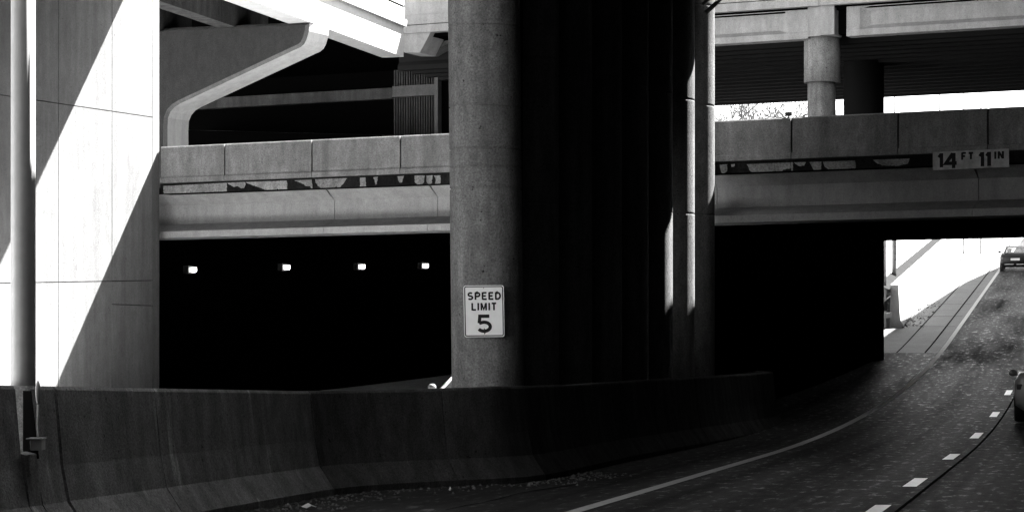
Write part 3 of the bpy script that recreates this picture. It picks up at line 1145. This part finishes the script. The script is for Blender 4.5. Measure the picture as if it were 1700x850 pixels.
m = MB(); ring(m, SW - .022, SHH - .022, .028, .015, .0042, .001); m.build('border', MAT['ink'], sg)
m = MB()
pxm = Ys / F
text(m, 'SPEED', sc + upv * (25.2 * pxm) + rt * (.5 * pxm) + nr * .004, rt, upv, nr, 12.2 * pxm, 2.9 * pxm, .24, wide=1.22)
text(m, 'LIMIT', sc + upv * (7.6 * pxm) + rt * (.0 * pxm) + nr * .004, rt, upv, nr, 12.2 * pxm, 2.9 * pxm, .25, wide=1.1)
text(m, '5', sc + upv * (-20.5 * pxm) + rt * (.2 * pxm) + nr * .004, rt, upv, nr, 28.5 * pxm, 5.6 * pxm, wide=1.42)
m.build('lettering', MAT['ink'], sg)
for s in (1, -1):
    m = MB(); m.prism([sc + upv * (s * .343 - (.014 if s < 0 else 0)) + Vector((.009 * math.cos(a), 0, .009 * math.sin(a))) + nr * .004 for a in [2 * math.pi * k / 10 for k in range(10)]], nr * .006)
    m.build('bolt', MAT['steel'], sg)
m = MB(); m.prism([sc + rt * x + upv * y for x, y in ((-.03, -.36), (.03, -.36), (.03, .36), (-.03, .36))], -nr * .075)
m.build('bracket', MAT['darkmetal'], sg)

# clearance plaque on the low overpass
pa, pb, pc_, pd = [on_v(x, y, -.05) for x, y in ((1548.5, 283), (1675, 277.5), (1674.5, 247), (1548.5, 253))]
cl = thing('clearance_sign', 'weathered 14 ft 11 in clearance plaque fixed on the overpass above the road', 'sign', tuple((pa + pb) / 2))
m = MB(); m.prism([pa, pb, pc_, pd], VB * .03); m.build('panel', MAT['plaque'], cl)
crt = (pb - pa).normalized(); cup = Vector((0, 0, 1)); cn = -VB
cw = (pb - pa).length; k_ = cw / 126.0


def cpos(x, y):
    # photo pixel inside the plaque -> point
    s = (x - 1548.5) / 126.5
    t = (y - (253 - s * 6)) / 30.0
    return pd.lerp(pc_, s).lerp(pa.lerp(pb, s), t) + cn * .0005


m = MB(); text(m, '1', cpos(1562, 266.5), crt, cup, cn, 23 * k_, 6.2 * k_, rag=.1, wide=.75); m.build('numeral', MAT['ink'], cl)
m = MB(); text(m, '4', cpos(1579, 267), crt, cup, cn, 25 * k_, 6.2 * k_, rag=.1, wide=1.25); m.build('numeral', MAT['ink'], cl)
m = MB(); text(m, 'F', cpos(1600.5, 259.5), crt, cup, cn, 12 * k_, 3.4 * k_, rag=.12, wide=1.2); m.build('letter', MAT['ink'], cl)
m = MB(); text(m, 'T', cpos(1612.5, 259), crt, cup, cn, 11 * k_, 3.6 * k_, rag=.12, wide=1.2); m.build('letter', MAT['ink'], cl)
m = MB(); text(m, '1', cpos(1630.5, 264.5), crt, cup, cn, 23 * k_, 6.0 * k_, rag=.1, wide=.75); m.build('numeral', MAT['ink'], cl)
m = MB(); text(m, '1', cpos(1641.5, 264), crt, cup, cn, 23 * k_, 6.0 * k_, rag=.1, wide=.75); m.build('numeral', MAT['ink'], cl)
m = MB(); text(m, 'I', cpos(1653, 258), crt, cup, cn, 12 * k_, 3.6 * k_, rag=.1); m.build('letter', MAT['ink'], cl)
m = MB(); text(m, 'N', cpos(1662, 257.5), crt, cup, cn, 12 * k_, 3.4 * k_, rag=.1, wide=1.25); m.build('letter', MAT['ink'], cl)


# ------------------------------------------------------------------ lamps on the underpass wall
lab = ['nearest and largest of the four lit lamps along the black underpass wall', 'second lit underpass lamp from the tall wall at the left',
       'third lit underpass lamp from the tall wall at the left', 'lit underpass lamp closest to the speed limit column']
for (x, y), l in zip(((320.5, 447.5), (476, 443.5), (601, 442.5), (706.5, 441)), lab):
    p = on_u(x, y, -.78)
    s = .085
    t = thing('wall_lamp', l, 'lamp', tuple(p - ZV * .1), 'lit lamps along the underpass wall')
    m = MB()
    m.prism([p + VB * a + ZV * b + UB * .06 for a, b in ((-.07, -.06), (.04, -.075), (.09, -.03), (.08, .06), (-.08, .045))], -UB * .12)
    m.build('lens', MAT['lamp'], t)
    m = MB()
    m.prism([p + VB * a + ZV * b - UB * .062 for a, b in ((-.13, -.1), (.14, -.1), (.14, .1), (-.13, .1))], -UB * .157)
    m.build('housing', MAT['darkmetal'], t)

# marker box on the parapet
q = on_v(1309.5, 192, .12)
m = MB(); m.ubox(UV(q)[0] - .075, UV(q)[0] + .075, .08, .14, zt + .035, zt + .125)
m.ubox(UV(q)[0] - .01, UV(q)[0] + .01, .1, .12, zt - .005, zt + .036)
tag(m.build('marker_box', MAT['darkmetal']), 'small dark marker box on the overpass parapet joint', 'marker')

# ------------------------------------------------------------------ far roadside beyond the underpass
def fl(lat, Y, z=0): return Vector((Xe(Y) + lat, Y, zr(Y) + z))


rw = thing('roadside_wall', 'low sunlit white retaining wall along the uphill road beyond the underpass', 'wall', tuple(fl(-3.1, 130)))


def wall_lat(Y): return -2.25 - (Y - 98) * .017


ys = [97.2, 104, 112.4, 112.5, 122, 135, 150, 170, 200, 232]
for a, b in ((97.2, 104), (104.06, 112.4), (112.46, 128), (128.06, 150), (150.06, 180), (180.06, 232)):
    m = MB()
    st = [a + (b - a) * i / 4 for i in range(5)]
    m.sweep([fl(wall_lat(Y), Y) for Y in st], lambda k: [(0, -.1), (0, .1), (.12, .3), (.2, 1.75), (.5, 1.75), (.55, -.1)])
    m.build('wall_panel', MAT['far'], rw)
m = MB()
m.sheet([[fl(wall_lat(Y) - o, Y, z) for o, z in ((.95, 1.86), (9, 7.2), (14, 7.6), (30, 8))] for Y in (96, 104, 112, 120, 130, 140, 160, 190, 232)])
struct(m.build('slope_paving', MAT['far'], keep=True))
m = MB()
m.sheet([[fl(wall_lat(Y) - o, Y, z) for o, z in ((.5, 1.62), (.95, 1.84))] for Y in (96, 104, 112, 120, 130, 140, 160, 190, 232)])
struct(m.build('slope_gutter', MAT['soil'], keep=True))  # dark strip paints a shadow band on the slope above the wall
# posts
q = on_Y(1466.5, 470, 97.0)
zq = zr(97)
t = thing('sign_post', 'pale twin post with a flared base at the mouth of the underpass', 'post', (q.x, q.y, zq))
r_ = 97 / F
m = MB(); m.box((on_Y(1459.5, 0, 97).x, 96.9, zq), (on_Y(1464.5, 0, 97).x, 97.05, 8.2)); m.build('post_channel', MAT['far'], t)
m = MB(); m.box((on_Y(1465.8, 0, 97).x, 96.86, zq), (on_Y(1470.5, 0, 97).x, 97.02, 8.2)); m.build('post_channel', MAT['far'], t)
m = MB()
pts = [(1452, 530), (1453, 515), (1457, 498), (1461, 492), (1461, 530)]
m.prism([on_Y(x, y, 96.7) for x, y in pts], (0, .3, 0)); m.build('base_flare', MAT['far'], t)
m = MB(); m.prism([on_Y(x, y, 96.6) for x, y in ((1452, 530), (1481, 527), (1481, 518), (1462, 521), (1452, 526))], (0, .3, 0)); m.build('base_plate', MAT['far'], t)
m = MB(); m.prism([on_Y(x, y, 96.75) for x, y in ((1461, 544), (1470, 544), (1470, 529), (1461, 530))], (0, .2, 0)); m.build('base_stub', MAT['far'], t)
m = MB(); m.prism([on_Y(x, y, 96.55) for x, y in ((1467, 517), (1473.5, 516), (1473.5, 503), (1471, 499), (1468.5, 501))], (0, .06, 0)); m.build('hand_hole', MAT['ink'], t)
q = on_Y(1484.3, 470, 104)
m = MB(); m.lathe((q.x, q.y, q.z), [(.1, -.6), (.1, 5)], 20)
tag(m.build('fence_post', MAT['darksteel']), 'round grey post standing on top of the sunlit roadside wall', 'post')

# weeds along the foot of that wall
m = MB()
for _ in range(650):
    Y = 97 + 110 * random.random() ** 1.5
    dens = .5 + .5 * math.sin(Y * .9) * math.sin(Y * .37 + 1)
    if random.random() > dens + .25: continue
    c = fl(wall_lat(Y) + random.uniform(.0, .9) ** 1.3, Y, random.uniform(.01, .24))
    s = random.uniform(.03, .09)
    a, b = random.uniform(0, 6.28), random.uniform(-.7, .7)
    d1 = Vector((math.cos(a), math.sin(a), b)) * s; d2 = Vector((-math.sin(a) * .4, math.cos(a) * .4, random.uniform(.1, .6))) * s
    m.add([c - d1, c + d2, c + d1, c - d2 * .4], [(0, 1, 2, 3)])
o = m.build('weeds', MAT['leaf'], keep=True); tag(o, 'dry weeds scattered along the foot of the roadside wall', 'weeds', kind='stuff')

# gravel and leaves along the barrier foot
m = MB()
for _ in range(420):
    s = s_px(400) + random.random() * (s_px(905) - s_px(400)) * 1.3
    p = at_s(s); d = abs(random.gauss(0, .38)) + .04
    nrm = Vector((.7, -.7, 0)) if p.y > 27 else Vector((.97, -.22, 0))
    c = p + nrm * d
    r = random.uniform(.006, .022) * (1.6 if random.random() < .08 else 1)
    top = Vector((c.x + random.uniform(-r, r) * .3, c.y, r * random.uniform(.7, 1.4)))
    ring_ = [Vector((c.x + r * random.uniform(.7, 1.4) * math.cos(a), c.y + r * random.uniform(.7, 1.4) * math.sin(a), 0)) for a in (0, 1.2, 2.5, 3.7, 5)]
    m.add(ring_ + [top], [(i, (i + 1) % 5, 5) for i in range(5)])
tag(m.build('gravel', MAT['stone'], keep=True), 'loose grit and leaves along the barrier foot', 'gravel', kind='stuff')


def litter(x, y, w, d, rot, label):
    Y = EYE * F / (y - HY); X = (x - CX) / F * Y
    c, s = math.cos(rot), math.sin(rot)
    pts = []
    for a, b, h in ((-w, -d, .012), (-w * .3, -d * 1.2, .035), (w, -d * .6, .015), (w * .9, d, .03), (.1 * w, d * .7, .055), (-w * .9, d, .02)):
        pts.append(Vector((X + a * c - b * s, Y + a * s + b * c, h)))
    m = MB(); m.add(pts, [(0, 1, 4, 5), (1, 2, 3, 4)])
    m.add([p - ZV * .004 for p in pts], [(0, 1, 4, 5), (1, 2, 3, 4)])
    tag(m.build('paper_scrap', MAT['paper'], keep=True), label, 'litter')


litter(514, 843.5, .07, .06, .6, 'larger crumpled white paper scrap on the grit below the barrier')
litter(748, 815, .014, .05, .2, 'tiny white paper speck at the barrier foot under the sign column')


# ------------------------------------------------------------------ cars
def car(label, loc, heading, pitch=0.0, paint='carpaint', scale=1.0, kind='sedan'):
    """nose towards +y before rotation; loft of cross sections"""
    t = bpy.data.objects.new('car', None); COL.objects.link(t)
    t['_org'] = (0, 0, 0)
    tag(t, label, 'car')
    # stations: y, half width, z sill, z shoulder, top half width, z top
    ST = [(-2.22, .70, .42, .72, .62, .86), (-2.12, .84, .30, .80, .74, 1.0), (-1.75, .88, .24, .86, .76, 1.07), (-1.3, .90, .22, .88, .78, 1.09), (-.4, .90, .20, .88, .80, 1.0),
          (.6, .90, .20, .87, .80, .99), (1.1, .90, .22, .84, .77, .96), (1.75, .88, .24, .74, .70, .84), (2.1, .80, .28, .62, .62, .70), (2.25, .62, .36, .52, .48, .58)]
    m = MB(); rows = []
    for y, w, z0, z1, w2, z2 in ST:
        half = [(0, z0), (w * .8, z0), (w, z0 + .12), (w * 1.01, (z0 + z1) / 2), (w, z1), (w2 + .03, z2 - .02), (w2 * .6, z2 + .015), (0, z2 + .025)]
        rows.append([Vector((x, y, z)) for x, z in half] + [Vector((-x, y, z)) for x, z in half[-2:0:-1]])
    n = len(rows[0]); k = len(rows)
    m.add([p for r in rows for p in r], [(i * n + j, i * n + (j + 1) % n, (i + 1) * n + (j + 1) % n, (i + 1) * n + j) for i in range(k - 1) for j in range(n)] + [tuple(range(n)), tuple((k - 1) * n + j for j in range(n))], True)
    body = m.build('body', MAT[paint], t)
    # greenhouse
    G = [(-1.55, .70, 1.08, .62, 1.10), (-.95, .72, 1.02, .56, 1.36), (-.5, .73, 1.0, .55, 1.43), (.15, .74, .99, .55, 1.42), (.45, .74, .98, .57, 1.34), (1.05, .74, .95, .66, .99)]
    m = MB(); rows = []
    for y, w, z0, w2, z2 in G:
        rows.append([Vector((-w, y, z0 - .03)), Vector((-w2, y, z2 - .02)), Vector((-w2 * .7, y, z2)), Vector((w2 * .7, y, z2)), Vector((w2, y, z2 - .02)), Vector((w, y, z0 - .03))])
    n = 6
    m.add([p for r in rows for p in r], [(i * n + j, i * n + (j + 1) % n, (i + 1) * n + (j + 1) % n, (i + 1) * n + j) for i in range(len(G) - 1) for j in range(n)] + [tuple(range(n)), tuple((len(G) - 1) * n + j for j in range(n))])
    m.build('window', MAT['glass'], t)
    m = MB()
    rows = [[Vector((x, y, z + .012)) for x, z in ((-w2 - .01, z2 - .03), (-w2 * .7, z2), (w2 * .7, z2), (w2 + .01, z2 - .03))] for y, w, z0, w2, z2 in G[1:5]]
    m.sheet(rows); m.sheet([[p + Vector((0, 0, -.02)) for p in r] for r in rows])
    m.build('roof', MAT[paint], t)
    for s in (-1, 1):
        m = MB()
        pts = [Vector((s * (w2 + .006), y, z2 - .02)) for y, w, z0, w2, z2 in G]
        m.tube(pts, [.03] * len(pts), 8); m.build('roof_pillar', MAT[paint], t)
        m = MB(); m.lathe((s * 1.0, .72, .97), [(.03, 0), (.085, .03), (.085, .11), (.04, .15)], 14)
        m.tube([(s * .86, .75, .98), (s * .98, .72, 1.02)], [.02, .02], 6)
        m.build('mirror', MAT['darksteel' if paint == 'whitepaint' else paint], t)
        m = MB(); m.box((s * .84 - .0 if s < 0 else .5, -2.19, .70), (-.5 if s < 0 else .84, -2.08, .82)); m.build('tail_light', MAT['lens'], t, bevel=.02)
        m = MB(); m.prism([(s * .45, 2.2, .56), (s * .74, 2.02, .58), (s * .74, 2.0, .66), (s * .47, 2.14, .66)], (0, .03, 0)); m.build('headlight', MAT['plate'], t)
        m = MB(); m.box((min(s * .08, s * .62), -2.235, .42), (max(s * .08, s * .62), -2.2, .455)); m.build('bumper_strip', MAT['alloy'], t)
        m = MB(); m.box((s * .38 - .13, -.75, .95), (s * .38 + .13, -.65, 1.28)); m.build('headrest', MAT['boxmetal'], t, bevel=.04)
        for y in (-1.38, 1.38):
            pr = []
            m = MB()
            c = Vector((s * .80, y, .32)); seg = 24
            prof = [(.20, -.1), (.30, -.11), (.325, -.07), (.325, .07), (.30, .11), (.20, .1)]
            vs = [Vector((c.x + s * o, c.y + r * math.cos(2 * math.pi * i / seg), c.z + r * math.sin(2 * math.pi * i / seg))) for r, o in prof for i in range(seg)]
            fs = [(k * seg + i, k * seg + (i + 1) % seg, ((k + 1) % 6) * seg + (i + 1) % seg, ((k + 1) % 6) * seg + i) for k in range(6) for i in range(seg)]
            m.add(vs, fs, True)
            wheel = m.build('wheel', MAT['rubber'], t)
            m = MB()
            vs = [Vector((c.x + s * .085, c.y, c.z))]
            for i in range(20):
                r = .2 if i % 4 < 2 else .09
                vs.append(Vector((c.x + s * .08, c.y + r * math.cos(2 * math.pi * i / 20), c.z + r * math.sin(2 * math.pi * i / 20))))
            m.add(vs, [(0, 1 + i, 1 + (i + 1) % 20) for i in range(20)])
            m.build('rim', MAT['alloy'], wheel)
    m = MB(); m.box((-.26, -2.245, .66), (.26, -2.2, .79)); m.build('licence_plate', MAT['plate'], t)
    m = MB(); m.box((-.62, -2.02, 1.05), (.62, -1.86, 1.08)); m.box((-.5, -1.98, .98), (-.46, -1.92, 1.06)); m.box((.46, -1.98, .98), (.5, -1.92, 1.06)); m.build('spoiler', MAT['darkmetal'], t)
    t.location = loc; t.rotation_euler = (pitch, 0, -heading); t.scale = (scale,) * 3
    return t


Yc = 141.0
car('dark coupe driving away uphill on the sunny far road', (on_Y(1687.5, 440, Yc).x + .45, Yc + 2.2, zr(Yc + 2.2) + .02), RA, math.atan(.0886), 'carpaint')
car('pale car cut by the right edge, in the shade under the low overpass', tuple(rp(4.5, 53.6, .0)), RA, 0, 'palepaint')
Yk = 50.0
car('white car half hidden behind the speed limit column', tuple(Vector((on_Y(815, 640, Yk).x, Yk, -.08))), BA + math.pi, 0, 'whitepaint')


# ------------------------------------------------------------------ bare trees far behind
def tree(x, Y, ztop, label, seed, lean=0):
    rnd = random.Random(seed)
    g = zr(Y) - .12
    base = Vector(((x - CX) / F * Y, Y, g))
    H = ztop - g
    t = thing('bare_tree', label, 'tree', tuple(base), 'leafless trees seen below the high overpass')
    tr = MB(); br = MB()
    trunk = [base, base + Vector((.1, 0, H * .3)), base + Vector((lean * .5, 0, H * .55)), base + Vector((lean, 0, H * .8))]
    tr.tube(trunk, [.28, .22, .15, .08], 8)

    def grow(p, d, ln, r, dep):
        pts = [p]; q = p
        for i in range(3):
            d = (d + Vector((rnd.gauss(0, .22), rnd.gauss(0, .22), rnd.gauss(.05, .12)))).normalized()
            q = q + d * ln / 3
            pts.append(q)
        br.tube(pts, [r, r * .85, r * .65, r * .45], 4)
        if dep == 0: return
        for i in range(rnd.randint(2, 4)):
            a = rnd.choice(pts[1:])
            nd = (d + Vector((rnd.gauss(0, .7), rnd.gauss(0, .7), rnd.gauss(.1, .4)))).normalized()
            grow(a, nd, ln * rnd.uniform(.5, .75), r * .6, dep - 1)

    for i in range(20):
        k = rnd.uniform(.35, 1)
        p = trunk[1].lerp(trunk[3], k)
        a = rnd.uniform(0, 6.28)
        grow(p, Vector((math.cos(a), math.sin(a), rnd.uniform(.3, 1.1))).normalized(), H * rnd.uniform(.16, .26), .065, 3)
    tr.build('trunk', MAT['twig'], t)
    br.build('branches', MAT['twig'], t)


tree(1213, 172, 20.9, 'leafless tree beside the sunlit column edge in the sky gap', 3, .4)
tree(1262, 160, 19.0, 'leafless tree in the middle of the sky gap left of the collared column', 5, -.3)
tree(1322, 170, 21.0, 'leafless tree behind the small marker box on the parapet', 9, .2)

# thin poles against the sky at the right
for x, l in ((1485, 'thin far pole nearest the dark column in the bright sky gap'), (1560, 'thin far pole second from the dark column in the sky gap'),
             (1600, 'thin far pole third from the dark column in the sky gap'), (1628.5, 'thin far pole nearest the right edge in the sky gap')):
    Y = 165
    m = MB(); m.lathe(((x - CX) / F * Y, Y, zr(Y) - .15), [(.055, 0), (.045, 14)], 10)
    tag(m.build('street_pole', MAT['darksteel']), l, 'pole', 'thin poles against the sky')

# conduit bracket at the top of the last column
c7 = CA + CS * 7
q = on_Y(1186, 5, c7.y - .3)
m = MB()
for x0, y0, x1, y1, r in ((1172, 22, 1200, -6, .05), (1166, 8, 1192, -14, .035)):
    m.tube([on_Y(x0, y0, c7.y - .62), on_Y((x0 + x1) / 2, (y0 + y1) / 2 + .8, c7.y - .6), on_Y(x1, y1, c7.y - .58)], [r] * 3, 10)
tag(m.build('drain_pipe', MAT['darkmetal']), 'slanting dark pipes near the top of the last sunlit column', 'pipe')

clean()
